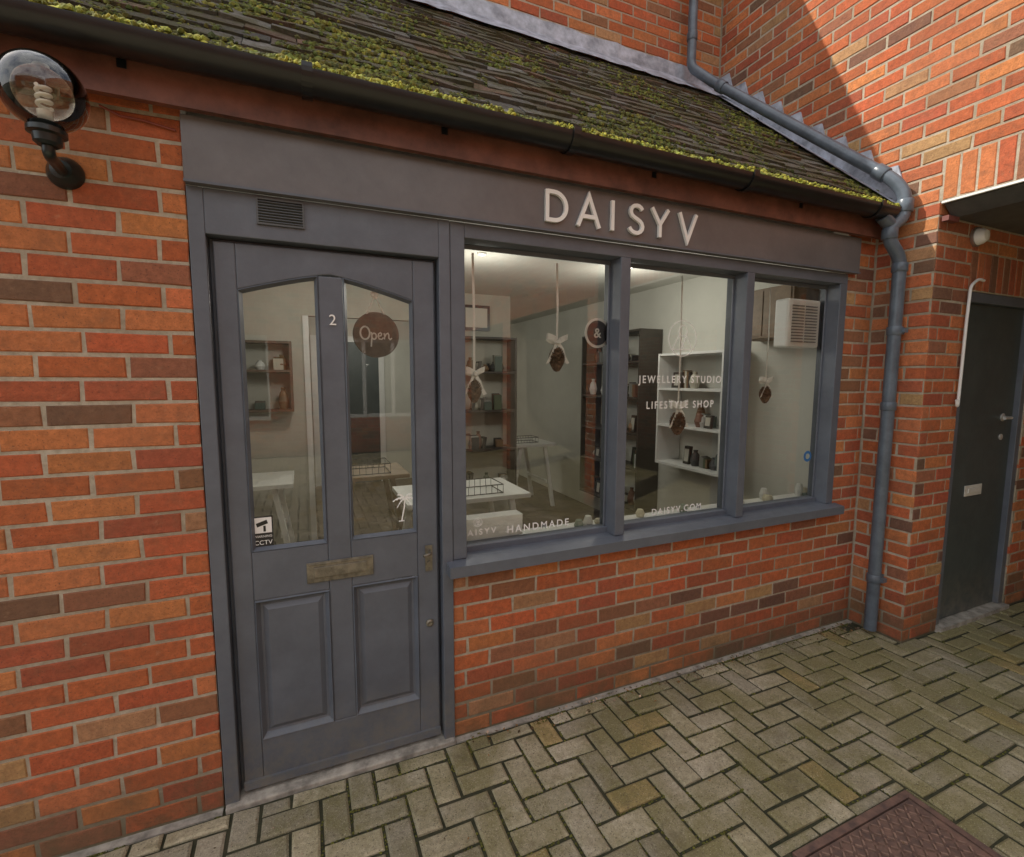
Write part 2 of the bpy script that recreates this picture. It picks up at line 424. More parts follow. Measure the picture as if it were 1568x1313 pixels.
for x in (-2.9,-1.92,-.94,.05,1.02,1.99,2.96):
    pr=[(gy+math.cos(math.pi+math.pi*i/nn)*(gr+.007),gz+math.sin(math.pi+math.pi*i/nn)*(gr+.007)) for i in range(nn+1)]
    pr=[(gy-gr-.007,gz+.012)]+pr+[(gy+gr+.007,gz+.012)]
    ir=[(gy+(a-gy)*.9,b if j in(0,len(pr)-1) else gz+(b-gz)*.9) for j,(a,b) in enumerate(pr)]
    pp=pr+ir[::-1]; m_=len(pp)
    g.add([(x-.016,a,b) for a,b in pp]+[(x+.016,a,b) for a,b in pp],[(i,(i+1)%m_,m_+(i+1)%m_,m_+i) for i in range(m_)]+[(i,i+1,m_-2-i,m_-1-i) for i in range(m_//2-1)]+[(m_+i+1,m_+i,2*m_-1-i,2*m_-2-i) for i in range(m_//2-1)])
    g.box(x-.5-.012,x-.5+.012,-.078,-.076,2.48,2.53)
g.obj('gutter_clips',BLK,gut)

# ---- downpipe
dp=empty('drain_pipe'); d=MB()
PX,PY=3.19,-.17
d.tube(rounded([(2.86,1.22,5.0),(2.86,1.22,3.98),(2.92,1.05,3.80),(3.17,-.12,2.715),(PX,PY,2.62),(PX,PY,2.5),(3.115,-.145,2.44),(3.115,-.145,2.37),(PX,PY,2.27),(PX,PY,.03)],.055),.034,18)
d.obj('pipe_run',PIPE,dp,True)
d=MB()
def collar(p,dirv,L=.05,r=.040):
    p=Vector(p);dv=Vector(dirv).normalized()
    d.tube([p-dv*L/2,p-dv*(L/2-.004),p+dv*(L/2-.004),p+dv*L/2],[r-.003,r,r,r-.003],18)
for z in (2.22,1.86,1.42,.36): collar((PX,PY,z),(0,0,1))
collar((3.115,-.145,2.405),(0,0,1),.06); collar((PX,PY,2.56),(0,0,1),.07,.042)
collar((2.86,1.22,4.2),(0,0,1),.06); dv=Vector((3.17,-.12,2.715))-Vector((2.92,1.05,3.80)); collar(Vector((2.92,1.05,3.80))+dv*.06,dv,.07,.042); collar(Vector((2.92,1.05,3.80))+dv*.94,dv,.07,.042)
d.tube([(3.05,-.135,2.5),(3.115,-.14,2.46)],.036,14)
for z in (1.86,.36): d.box(PX+.03,X3+.002,PY-.02,PY+.02,z-.018,z+.018); d.box(PX-.005,PX+.03,PY-.055,PY-.035,z-.012,z+.012)
d.obj('pipe_collars',PIPE,dp,True)

# ---- sign board and letters
sg=empty('shop_sign')
s=MB(); s.box(-.322,3.055,-.032,-.001,2.2,2.404); o=s.obj('sign_board',SIGNP,sg); bev(o,.003)
s=MB(); s.box(-.322,3.055,-.038,-.033,2.2,2.208); s.obj('sign_board_lip',PAINT,sg)
L=MB(); H=.128; z0=2.237
dD=[[(0,0),(0,1)],[(0,.945),(.25,.945)]+arc(.25,.5,.46,90,-90,18,.445)+[(0,.055)]]
def letter(pls,x): strokes(L,pls,.0165,-.047,-.034,x,z0,H)
letter(dD,.968)
letter([[(0,0),(.42,1),(.84,0)],[(.13,.33),(.71,.33)]],1.118)
letter([[(0,0),(0,1)]],1.295)
Sp=[(.56,.84),(.5,.91),(.41,.96),(.31,.97),(.2,.95),(.11,.89),(.07,.8),(.07,.71),(.12,.62),(.22,.56),(.34,.51),(.46,.45),(.54,.38),(.58,.28),(.56,.17),(.49,.09),(.39,.04),(.28,.03),(.16,.06),(.07,.12),(.01,.2)]
letter([Sp],1.385)
letter([[(0,1),(.37,.45),(.74,1)],[(.37,.46),(.37,0)]],1.512)
letter([[(0,1),(.40,.02),(.80,1)]],1.675)
L.obj('white_letters',LETW,sg)

# ---- frames
fr=MB()
fr.box(-.322,-.275,-.008,.10,0,2.198)
fr.box(-.275,.510,-.008,.10,2.052,2.198)
fr.box(.510,.556,-.008,.10,0.0,2.198)
fr.box(-.275,-.262,.05,.10,0,2.052); fr.box(.498,.510,.05,.10,0,2.052); fr.box(-.262,.498,.05,.10,2.04,2.052)
fr.box(.558,.618,-.004,.12,.812,2.198)
fr.box(.618,3.0,-.004,.12,2.14,2.198); 
fr.box(.618,2.94,.06,.12,.805,.84); fr.box(2.94,3.0,-.004,.12,.812,2.14)
fr.box(1.375,1.43,-.006,.13,.812,2.14); fr.box(2.18,2.235,-.006,.13,.812,2.14)
for a,b in ((.618,1.375),(1.43,2.18),(2.235,2.94)):
    fr.box(a,b,.075,.083,2.118,2.139); fr.box(a,a+.012,.075,.083,.84,2.118); fr.box(b-.012,b,.075,.083,.84,2.118)
o=fr.obj('painted_frames',PAINT,shop); bev(o)
sl=MB(); sl.add([(.528,-.062,.755),(3.03,-.062,.755),(3.03,.0,.755),(.528,.0,.755),(.528,-.062,.802),(3.03,-.062,.802),(3.03,.062,.813),(.528,.0,.81),(3.03,.0,.8105),(.56,.0,.81),(.56,.062,.813)],
 [(3,2,1,0),(0,1,5,4),(4,5,8,7),(0,4,7,3),(1,2,8,5),(9,8,6,10)])
sl.obj('window_sill',PAINT,shop)
sl=MB(); sl.box(.5575,3.0,.0,.10,.7525,.7545); sl.obj('sill_packer',PAINT,shop)
gl=MB()
for a,b in ((.618,1.375),(1.43,2.18),(2.235,2.94)): gl.add([(a,.09,.83),(b,.09,.83),(b,.09,2.14),(a,.09,2.14)],[(0,1,2,3)])
gl.obj('window_panes',GL,shop)
av=empty('air_vent'); a=MB(); a.box(-.122,.028,-.016,-.009,2.100,2.106);a.box(-.122,.028,-.016,-.009,2.182,2.188);a.box(-.122,-.116,-.016,-.009,2.106,2.182);a.box(.022,.028,-.016,-.009,2.106,2.182)
for i in range(8):
    z=2.110+i*.0092; a.obox((-.047,-.0135,z),(.138,0,0),(0,.006,-.003),(0,.0025,.004))
a.obj('louvres',simple('vent_grey',(.09,.095,.10),.5),av)
a=MB(); a.box(-.116,.022,-.0095,-.0085,2.106,2.182); a.obj('vent_back',BLK,av)

# ---- DOOR
door=empty('glazed_shop_door')
dm=MB(); y0,y1=.020,.062; xl,xr=-.262+.002,.498-.002
def ztop(x):
    t=abs(x-.107)/.315; return 1.957-.078*t**1.25
A0,A1,B0,B1=-.195,.066,.150,.412
dm.box(xl,A0,y0,y1,.022,2.038); dm.box(B1,xr,y0,y1,.022,2.038)
pts=[(A0+(B1-A0)*i/20) for i in range(21)]
dm.prism([(p,ztop(p)) for p in pts]+[(B1,2.038),(A0,2.038)],y0,y1)
dm.box(A1,B0,y0+.0005,y1,.21,ztop(.064)-.001)
dm.box(A0,A1,y0+.0003,y1,.76,.945); dm.box(B0,B1,y0+.0003,y1,.76,.945)
dm.box(A0,B1,y0+.0002,y1,.022,.21)
o=dm.obj('door_leaf',PAINT,door); bev(o,.004)
pm=MB()
def frame_loop(poly,w,ya,yb):
    n=len(poly)
    inn=[]
    for i in range(n):
        p0=Vector(poly[i-1]);p=Vector(poly[i]);p1=Vector(poly[(i+1)%n])
        n1=Vector((-(p-p0).y,(p-p0).x)).normalized(); n2=Vector((-(p1-p).y,(p1-p).x)).normalized()
        m=(n1+n2).normalized(); k=w/max(.3,m.dot(n1)); inn.append(p+m*k)
    vs=[(a,ya,b) for a,b in poly]+[(q.x,yb,q.y) for q in inn]
    pm.add(vs,[(i,(i+1)%n,n+(i+1)%n,n+i) for i in range(n)])
    return [(q.x,q.y) for q in inn]
for (a,b) in ((A0,A1),(B0,B1)):
    lo=[(a,.21),(b,.21),(b,.76),(a,.76)]
    i1=frame_loop(lo,.004,y0+.001,y0-.005); i2=frame_loop(i1,.014,y0-.005,y0+.016)
    i3=frame_loop(i2,.008,y0+.016,y0+.018); i4=frame_loop(i3,.018,y0+.018,y0+.008)
    pm.add([(p[0],y0+.008,p[1]) for p in i4],[(0,1,2,3)])
    k=8; gp=[(a,.945),(b,.945)]+[(b+(a-b)*i/k,ztop(b+(a-b)*i/k)) for i in range(k+1)]
    j1=frame_loop(gp,.004,y0+.001,y0-.004); frame_loop(j1,.010,y0-.004,y0+.018)
pm.obj('mouldings_and_panels',PAINT,door)
gl=MB()
for (a,b) in ((A0,A1),(B0,B1)):
    k=8; gp=[(a,.945),(b,.945)]+[(b+(a-b)*i/k,ztop(b+(a-b)*i/k)) for i in range(k+1)]
    gl.add([(p[0],.040,p[1]) for p in gp],[tuple(range(len(gp)))])
gl.obj('door_glass',GL,door)
lp=MB(); lp.box(-.014,.232,y0-.006,y0-.0008,.798,.878); lp.box(.012,.206,y0-.011,y0-.0065,.818,.858)
lp.box(-.008,.226,y0-.009,y0-.0062,.868,.874)
o=lp.obj('letter_plate',BRASS,door); bev(o,.002)
hd=MB(); hd.box(.442,.472,y0-.005,y0-.0008,.775,.885)
hd.tube(rounded([(.457,y0-.003,.862),(.457,y0-.045,.862),(.405+.02,y0-.05,.858)],.012),.0065,10)
hd.lathe([(0,-.012),(.009,-.012),(.009,0)],(.457,y0-.001,.81),12,'y')
hd.obj('lever_handle',BRASS,door,True)
kc=MB(); kc.lathe([(0,-.008),(.010,-.010),(.016,-.006),(.017,0)],(.457,y0-.001,.545),20,'y'); kc.obj('night_latch',BRASS,door,True)
text('door_number','2',.111,y0-.004,1.775,.055,DEC,door,extr=.0015)
th=MB(); th.box(-.32,.556,-.03,.12,-.02,.012); o=th.obj('threshold_step',CONC,shop); bev(o,.005)
ru=MB(); ru.box(-.26,.496,.008,.0195,.03,.062); ru.obj('weather_bar',PAINT,door)

ct=empty('cctv_warning_sticker'); c=MB(); c.box(-.190,-.122,.0375,.0385,.955,1.072); c.obj('backing',simple('sticker_black',(.02,.02,.02),.5),ct)
c=MB(); c.box(-.186,-.126,.0362,.0370,1.010,1.068); c.obj('camera_panel',DEC,ct)
c=MB(); c.obox((-.158,.0358,1.046),(.036,0,.012),(0,.0006,0),(-.004,0,.014)); c.obox((-.150,.0358,1.026),(.008,0,0),(0,.0006,0),(0,0,.022)); c.obj('camera_symbol',BLK,ct)
text('word_warning','WARNING',-.156,.037,.993,.0125,DEC,ct,extr=.0002); text('word_cctv','CCTV',-.156,.037,.966,.023,DEC,ct,extr=.0002)
pd=empty('palm_tree_decal'); p=MB()
px_,pz_=.352,.995
strokes(p,[[(0,0),(.006,.03),(.012,.06),(.014,.095)]],.005,.0372,.0382,px_,pz_)
strokes(p,[[(-.012,0.001),(.012,0.001)]],.004,.0370,.0382,px_,pz_)
for k,(an,ln) in enumerate(((-35,.038),(5,.05),(45,.045),(88,.035),(132,.045),(172,.05),(212,.038))):
    a_=math.radians(an); up=[];dn=[]
    for i in range(9):
        t=i/8; qx=.014+ln*t*math.cos(a_); qz=.095+ln*t*math.sin(a_)+.018*t-.036*t*t
        w=.0055*math.sin(math.pi*min(1,t*.85+.12))+ (.0025 if i%2 else -.001); up.append((px_+qx,pz_+qz+.0012)); dn.append((px_+qx,pz_+qz-w))
    p.prism(dn+up[::-1],.0372-k*.0002,.0384)
p.obj('palm_outline',DEC,pd)
os_=empty('open_sign'); o=MB(); o.lathe([(0,-.004),(.085,-.004),(.088,-.001),(.088,.004),(0,.004)],(.272,.055,1.748),48,'y'); o.obj('round_board',SIGNW,os_)
wd=MB()
def scr(pls,w=.0065): strokes(wd,pls,w,.0495,.0508,.205,1.722,.058)
scr([arc(.42,.55,.30,70,440,24,.42)])
scr([[(.82,.62),(.86,.45),(.84,.1),(.80,-.35)],[(.84,.40)]+arc(1.0,.35,.15,140,-170,14,.2)],.0055)
scr([[(1.22,.33),(1.45,.40),(1.50,.52),(1.42,.60),(1.30,.52),(1.26,.34),(1.34,.18),(1.50,.16),(1.62,.28)]],.005)
scr([[(1.66,.58),(1.70,.38),(1.68,.16)],[(1.69,.30),(1.80,.52),(1.92,.58),(1.98,.46),(1.97,.25),(2.06,.16),(2.18,.26)]],.005)
wd.obj('word_open',DEC,os_)
o=MB(); o.tube([(.238,.055,1.825),(.268,.048,1.895)],.0035,6); o.tube([(.305,.055,1.825),(.270,.048,1.895)],.0035,6)
o.lathe([(0,-.006),(.012,-.004),(.016,.0)],(.269,.0485,1.9),16,'y'); o.obj('rope_hanger',RIB,os_)

# ---- window lettering
wl=empty('window_lettering'); YG=.086
t=lambda n,s,x,z,sz,sp=1.25,sx=1:text(n,s,x,YG,z,sz,DEC,wl,spacing=sp,sx=sx,extr=.0002,bold=.0006)
t('line_studio','JEWELLERY STUDIO',1.845,1.558,.054,1.35,.90); t('line_shop','LIFESTYLE SHOP',1.845,1.425,.054,1.35,.90)
t('line_web','DAISYV.COM',1.845,.858,.048,1.3); t('line_handmade','HANDMADE',1.005,.867,.048,1.35); t('line_name','DAISYV',.70,.877,.038,1.5)
lg=MB()
def logo(cx,cz,r,w):
    strokes(lg,[arc(cx,cz,r,0,360,40)],w,YG-.0004,YG+.0006)
    # two overlapping peaks under a small ring
    strokes(lg,[[(cx-.72*r,cz-.62*r),(cx-.28*r,cz+.18*r),(cx+.12*r,cz-.62*r)],[(cx-.12*r,cz-.62*r),(cx+.28*r,cz+.18*r),(cx+.72*r,cz-.62*r)],[(cx-.72*r,cz-.62*r),(cx+.72*r,cz-.62*r)],arc(cx,cz+.42*r,.30*r,0,360,24)],w*.9,YG-.0009,YG+.0003)
logo(1.84,1.79,.092,.0042); logo(.70,.935,.020,.0022)
lg.obj('ring_logo',DEC,wl)
bd=empty('round_window_badge'); b=MB(); b.lathe([(.060,-.001),(.072,-.001),(.072,.002),(.060,.002),(.060,-.001)],(1.325,.105,1.80),40,'y'); b.obj('badge_ring',WHITE,bd)
b=MB(); b.lathe([(0,.0),(.060,.0)],(1.325,.106,1.80),40,'y'); b.obj('badge_face',simple('badge_grey',(.05,.05,.055),.5),bd); text('ampersand','&',1.325,.1045,1.778,.065,DEC,bd,extr=.0005,bold=.001)

# ---- hanging pine cones
def cone_orn(x,z,s=1,y=.20):
    e=empty('pine_cone_ornament'); r=MB()
    r.strip([(x-.004,y,2.138),(x,y-.003,(z+2.13)/2),(x,y,z+.02)],(.012,.002,0))
    for sg_ in (-1,1):
        lp_=[]
        for i in range(13):
            a=i/12*2*math.pi; f=(1-math.cos(a))/2
            lp_.append((x+sg_*.052*s*f,y-.018*math.sin(a),z+.02+.022*s*f+.004*math.sin(a)))
        r.strip(lp_,(0.004,0.0,.026*s))
        r.strip([(x,y-.006,z+.02),(x+sg_*.020*s,y-.014,z-.015*s),(x+sg_*.034*s,y-.008,z-.05*s),(x+sg_*.05*s,y-.010,z-.075*s)],(.018*s,.003,.006))
    r.lathe([(0,-.014),(.012,-.008),(.012,.008),(0,.014)],(x,y-.014,z+.02),10)
    r.obj('ribbon_bow',RIB,e)
    c=MB(); H_=.095*s
    for i in range(110):
        t_=i/110; a=i*2.399; rr=.034*s*math.sin(math.pi*(.12+.8*t_))**.8
        zc=z-.015-H_*t_; dv=Vector((math.cos(a),math.sin(a),0)); tv=Vector((-math.sin(a),math.cos(a),0))
        c0=Vector((x,y,zc)); k=.009*s
        k_=R.uniform(.7,1.9)
        c.add([c0+dv*rr*.3-tv*k*.5+Vector((0,0,-.004)),c0+dv*rr*.3+tv*k*.5+Vector((0,0,-.004)),c0+dv*rr+tv*k+Vector((0,0,.006)),c0+dv*(rr*1.12)+Vector((0,0,.011)),c0+dv*rr-tv*k+Vector((0,0,.006)),c0+dv*rr*.9+Vector((0,0,-.004))],
              [(0,1,2,3,4),(0,5,1),(1,5,2),(2,5,3),(3,5,4),(4,5,0)],(k_,k_,k_))
    c.obj('cone_scales',CONE,e)
cone_orn(.725,1.58,1.0); cone_orn(1.165,1.74,1.15,.22); cone_orn(1.93,1.40,1.25,.2); cone_orn(2.66,1.54,1,.24)

hu=empty('wall_air_unit'); h=MB(); h.box(2.64,2.925,.10,.19,1.77,2.055)
o=h.obj('unit_case',simple('unit_white',(.88,.88,.86),.4,var=.04),hu); bev(o,.012,3)
h=MB()
for i in range(13):
    h.box(2.675,2.775,.094,.0995,1.80+i*.0175,1.806+i*.0175); h.box(2.79,2.89,.094,.0995,1.80+i*.0175,1.806+i*.0175)
h.obj('grille_slots',simple('slot_grey',(.25,.25,.25),.6),hu)
st=empty('blue_round_sticker'); s=MB(); s.lathe([(.018,-.001),(.034,-.001),(.034,.001)],(2.875,.0875,1.10),24,'y'); s.obj('sticker_ring',simple('blue_vinyl',(.04,.16,.4),.5),st)

# ---- interior room
it=MB(); x0,x1,yb=-1.2,3.2,5.6
room=empty('shop_interior')
it.box(x0-.1,x0,.31,yb,0,2.5); it.box(x1,x1+.04,.125,yb,0,2.5); it.box(x0,x1,yb,yb+.1,0,2.5)
it.box(x0,-.327,.26,.30,0,2.5)
it.obj('plaster_walls',WALLI,room)
it=MB(); it.box(x0,x1,.13,yb,2.46,2.52); it.obj('ceiling',WALLI,room)
it=MB(); it.box(x0,x1,.125,yb,-.02,.012); it.obj('floor',FLOORI,room)
it=MB(); it.box(.56,3.2,.132,.30,.76,.80); it.obj('window_board',WHITE,room)
it=MB(); it.box(.2,1.05,yb-.05,yb-.001,.0,2.1); it.obj('rear_door',DARKDOOR,room)
it=MB(); it.box(.12,.2,yb-.06,yb-.001,0,2.18); it.box(1.05,1.13,yb-.06,yb-.001,0,2.18); it.box(.2,1.05,yb-.06,yb-.001,2.1,2.18); it.obj('rear_door_frame',WHITE,room)
it=MB(); it.box(-1.2,.02,3.0,3.08,.012,2.46); it.box(1.45,2.1,3.0,3.08,.012,2.46); it.box(.02,1.45,3.0,3.08,2.15,2.46); it.obj('partition_wall',simple('partition_paint',(.50,.49,.43),.85,var=.12,scale=2),room)
it=MB(); it.box(.02,.07,2.985,3.09,.012,2.15); it.box(1.40,1.45,2.985,3.09,.012,2.15); it.obj('partition_trim',WHITE,room)
def table(x0,x1,y0,y1,z,mat=WHITE,nm='display_table'):
    e=empty(nm); t_=MB(); t_.box(x0,x1,y0,y1,z-.035,z)
    for xx,sx_ in ((x0+.10,-1),(x1-.10,1)):
        for yy in (y0+.05,y1-.05):
            t_.obox((xx+sx_*.02,yy,(z-.037)/2+.006),(.045,0,0),(0,.04,0),(-sx_*.12,.0,z-.05))
        t_.box(xx-.01,xx+.02,y0+.07,y1-.07,.3,.34)
    o=t_.obj('table_frame',mat,e); bev(o,.004); return e
table(.60,1.5,1.2,1.8,.75); table(-1.0,-.1,2.2,2.8,.75); table(2.2,2.8,3.2,3.9,.80)
table(.2,.8,2.1,2.7,.78,WOOD)
def rack(x,y,z,w=.3,dd=.2,h=.07):
    e=empty('wire_tray'); r=MB()
    for zz in (z+.01,z+h):
        r.tube([(x,y,zz),(x+w,y,zz),(x+w,y+dd,zz),(x,y+dd,zz),(x,y,zz)],.004,6)
    for i in range(9):
        r.tube([(x+w*i/8,y,z+.01),(x+w*i/8,y,z+h)],.002,5); r.tube([(x+w*i/8,y+dd,z+.01),(x+w*i/8,y+dd,z+h)],.002,5)
    r.obj('wires',BLK,e)
rack(.95,1.25,.75,.35,.25); rack(.25,2.15,.78,.4,.3,.09); rack(2.3,3.3,.8,.3,.2)
bx=empty('white_display_box'); c=MB(); c.box(.63,.96,.17,.25,.801,.925); o=c.obj('box_body',WHITE,bx); bev(o,.003); c=MB(); c.box(.65,.94,.166,.1695,.82,.824); c.obj('box_groove',simple('groove',(.3,.3,.3),.6),bx)
def shelves(x0,x1,y0,y1,zs,nm,mat=WHITE,dens=7):
    e=empty(nm); s=MB()
    for z in zs: s.box(x0,x1,y0,y1,z-.02,z)
    if y1-y0>x1-x0:
        s.box(x0,x1,y0-.02,y0-.0005,zs[0]-.02,zs[-1]); s.box(x0,x1,y1+.0005,y1+.02,zs[0]-.02,zs[-1])
    else:
        s.box(x0-.02,x0-.0005,y0,y1,zs[0]-.02,zs[-1]); s.box(x1+.0005,x1+.02,y0,y1,zs[0]-.02,zs[-1])
    s.obj('boards',mat,e)
    i_=MB()
    cols=[(.5,.48,.4),(.05,.05,.05),(.22,.14,.08),(.10,.13,.11),(.6,.6,.58),(.25,.25,.23),(.20,.10,.07),(.1,.13,.08),(.05,.05,.05)]
    for z in zs[:-1]:
        for k in range(dens):
            c=R.choice(cols); px=R.uniform(x0+.05,x1-.05); py=R.uniform(y0+.05,y1-.05); t_=R.random()
            hgt=R.uniform(.07,.2)
            if t_<.35: i_.lathe([(0,0),(.03,0),(.045,hgt*.35),(.03,hgt*.75),(.016,hgt*.85),(.02,hgt),(0,hgt)],(px,py,z+.001),14,col=c)
            elif t_<.75:
                i_.obox((px,py,z+hgt/2+.002),(.03,0,0),(0,R.uniform(.06,.14),.0),(.02,0,hgt),(.05,.045,.04)); i_.obox((px-.016,py,z+hgt/2+.002),(.004,0,0),(0,.05,.0),(.0133*hgt/.2,0,hgt*.7),(.5,.48,.42))
            else:
                for q in range(4): i_.box(px-.04,px+.04,py-.05+q*.022,py-.032+q*.022,z+.001,z+hgt*.8+q*.006,R.choice(cols))
    i_.obj('shelf_items',ITEM,e)
shelves(2.93,3.19,.85,1.55,[.84,1.18,1.5,1.80],'wall_shelf',dens=7)
shelves(2.93,3.19,1.85,2.85,[.3,.7,1.05,1.4,1.75,2.05],'shelving_unit',simple('dark_shelf',(.07,.06,.05),.5),dens=9)
shelves(1.5,2.05,2.75,2.98,[.4,.85,1.25,1.65,2.0],'shelving_unit',simple('dark_shelf',(.06,.05,.045),.5),dens=7)
shelves(-1.1,-.1,2.8,2.98,[1.3,1.65,1.9],'wall_shelf',simple('brown_shelf',(.16,.11,.08),.5),dens=6)
cb=empty('wall_cabinet'); c=MB(); c.box(2.95,3.19,.3,.75,1.86,2.2); o=c.obj('cabinet_body',WOOD,cb); bev(o,.004)
c=MB(); c.box(2.944,2.9495,.32,.52,1.88,2.18); c.box(2.944,2.9495,.53,.73,1.88,2.18); c.obj('cabinet_doors',WOOD,cb)
for (x,z,w,h_,yy) in ((1.55,2.08,.3,.26,2.998),(-.9,2.0,.35,.28,2.998)):
    e=empty('picture_frame'); c=MB(); c.box(x,x+w,yy-.03,yy-.002,z,z+h_); c.obj('frame',BLK,e); c=MB(); c.box(x+.03,x+w-.03,yy-.034,yy-.031,z+.03,z+h_-.03); c.obj('print',WALLI,e)
def plant(x,y,z):
    pp=empty('potted_plant'); c=MB(); c.lathe([(0,0),(.04,0),(.052,.09),(.045,.09),(.0,.08)],(x,y,z+.001),18); c.obj('pot',WHITE,pp)
    c=MB()
    for i in range(320):
        a=R.uniform(0,6.283); e_=R.uniform(-.3,1.4); rr=R.uniform(.04,.14)
        p_=Vector((x,y,z+.2))+Vector((math.cos(a)*math.cos(e_),math.sin(a)*math.cos(e_),math.sin(e_)*1.3))*rr
        u=Vector((R.uniform(-1,1),R.uniform(-1,1),R.uniform(-1,1))).normalized()*.022; v=u.orthogonal().normalized()*.009
        c.add([p_-u,p_-v,p_+u,p_+v],[(0,1,2,3)],(.06*R.uniform(.6,1.4),.09,.04))
    for i in range(8):
        a=i*.8; c.tube([(x,y,z+.09),(x+.05*math.cos(a),y+.05*math.sin(a),z+.23)],.003,5,col=(.1,.08,.04))
    c.obj('foliage',ITEM,pp)
pls=MB(); pls.box(.98,1.18,1.9,2.1,.012,1.12); 
e=empty('plant_stand'); o=pls.obj('stand_body',simple('stand_dark',(.07,.06,.05),.5),e); bev(o,.004)
plant(1.08,2.0,1.12)
wg=empty('window_display_goods'); c=MB()
for i in range(18):
    x=R.uniform(2.25,3.1) if i<11 else R.uniform(1.05,2.1); hgt=R.uniform(.02,.08); col=R.choice([(.6,.55,.4),(.3,.2,.12),(.7,.7,.66),(.2,.25,.2)])
    c.lathe([(0,0),(.02,0),(.026,hgt*.5),(.016,hgt),(0,hgt)],(x,R.uniform(.18,.26),.801),14,col=col)
c.obj('goods',ITEM,wg)
EM=simple('lamp_glow',(1,.92,.8),.5,emit=6)
for i,(x,y,pw) in enumerate(((.2,1.9,10),(1.2,1.4,8),(2.4,1.3,10),(.8,4.2,16))):
    e=empty('ceiling_spot_lamp'); c=MB(); c.lathe([(0,-.012),(.022,-.012)],(x,y,2.458),20); c.obj('lens',EM,e)
    c=MB(); c.lathe([(.023,-.014),(.035,-.010),(.035,0)],(x,y,2.459),20); c.obj('bezel',WHITE,e)
    ld=bpy.data.lights.new('spot_bulb','POINT'); ld.energy=pw; ld.color=(1,.95,.86); ld.shadow_soft_size=.10
    lo=bpy.data.objects.new('spot_bulb',ld); sc.collection.objects.link(lo); lo.location=(x,y,2.15); lo.parent=e

# ================================================================ GLOBE LAMP
lamp=empty('globe_wall_lamp'); lx,ly,lz=-.592,-.20,2.318; r_=.093
l=MB(); pr=[]
for i in range(3,33):
    a=-math.pi/2+math.pi*i/32; pr.append((max(0,r_*math.cos(a)),r_*math.sin(a)))
l.lathe(pr,(lx,ly,lz),40); l.obj('smoked_globe',mk_glass('smoked_glass',(.74,.71,.64),.0,1.8),lamp,True)
l=MB(); l.lathe([(.0,.012),(.030,.012),(.034,0),(.042,-.004),(.042,-.016),(.032,-.02),(.03,-.038),(.022,-.045),(0,-.045)],(lx,ly,lz-r_+.006),28)
l.tube(rounded([(lx,ly,lz-r_-.035),(lx,ly,lz-r_-.062),(lx-.03,-.03,lz-r_-.045)],.03),.014,14)
l.lathe([(0,-.04),(.026,-.036),(.040,-.018),(.046,-.004),(.046,.0)],(lx-.033,-.001,lz-r_-.04),28,'y')
l.obj('lamp_bracket',simple('black_green_plastic',(.012,.02,.02),.3),lamp,True)
l=MB(); l.tube([(lx,ly,lz-r_+.01),(lx,ly,lz-.045)],[.015,.017],16)
hp=[]
for i in range(110):
    t_=i/109; a=t_*2*math.pi*3.5; hp.append((lx+.0135*math.cos(a),ly+.0135*math.sin(a),lz-.038+.058*t_))
l.tube(hp,.0050,8); l.obj('spiral_bulb',simple('bulb_white',(.88,.88,.86),.35,var=.03),lamp,True)
cw=empty('wall_cable'); c=MB(); c.tube([(-.53,-.006,2.395),(-.48,-.006,2.375),(-.42,-.008,2.372),(-.34,-.006,2.36)],.0035,8); c.obj('cable',simple('red_brown_cable',(.25,.06,.04),.5),cw)

# ================================================================ NEIGHBOUR WING
wing=empty('neighbouring_brick_building')
b=MB(); m=MB()
WN=(-1,0,0)
LZ0,LZ1=2.55,2.775
O=(X3,0,0); U=(0,-1,0)
bricks(b,O,U,fz,WN,[(.006,-YP-.001,0,LZ0)],uoff=.085)
bricks(b,O,U,fz,WN,[(-YU+.008,-YP,LZ0,LZ1+.0)],uoff=.085)
bricks(b,O,U,fz,WN,[(-YU+.008,8,LZ1,5.4)],uoff=.085)
def soldier(mb,O,U,N,u0,u1,z0,h=.225):
    Ov=Vector(O)+Vector((0,0,z0)); bricks(mb,Ov,U,fz,N,[(u0,u1,0,h)],bl=.075,bh=h,uoff=u0,soldier=True)
soldier(b,O,U,WN,-YP,8,LZ0)
piers=[(2.75,3.1),(5.5,5.85),(7.6,8)]
for a_,c_ in piers: bricks(b,O,U,fz,WN,[(a_,c_,0,LZ0)],uoff=.02)
for a_,c_ in piers: m.box(X3+.0035,X3+.3,-c_,-a_,-.05,LZ0+.001)
m.box(X3+.0035,X3+.25,YP+.0035,2.2,-.05,5.4)
m.box(X3+.0035,X3+.25,-8,YP+.0035,LZ0+.002,5.4)
DX0,DX1,DZ=3.61,4.44,2.10
bricks(b,(0,YP,0),fx,fz,fn,[(X3+.006,DX0,0,LZ0),(DX1,7.0,0,LZ0),(DX0,DX1,DZ+.225,LZ0)],uoff=-.04)
soldier(b,(0,YP-.001,0),fx,fn,DX0,DX1,DZ)
m.box(X3+.25,DX0,YP+.0035,YP+.2,-.05,LZ0); m.box(DX1,7.0,YP+.0035,YP+.2,-.05,LZ0); m.box(DX0,DX1,YP+.0035,YP+.2,DZ,LZ0)
bricks(b,(7.0,0,0),(0,-1,0),fz,WN,[(.313,8,0,LZ0)]); m.box(7.005,7.3,-8,YP,-.05,5.4)
m.box(X3+.25,7.3,-8.3,-8,-.05,5.4); 
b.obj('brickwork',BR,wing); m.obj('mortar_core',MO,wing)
c=MB(); c.box(X3+.10,6.99,-7.99,YP-.013,2.47,2.51); 
c.add([(X3+.012,YP-.013,2.532),(X3+.012,-7.9,2.532),(X3+.10,-7.9,2.469),(X3+.10,YP-.013,2.469)],[(0,1,2,3)])
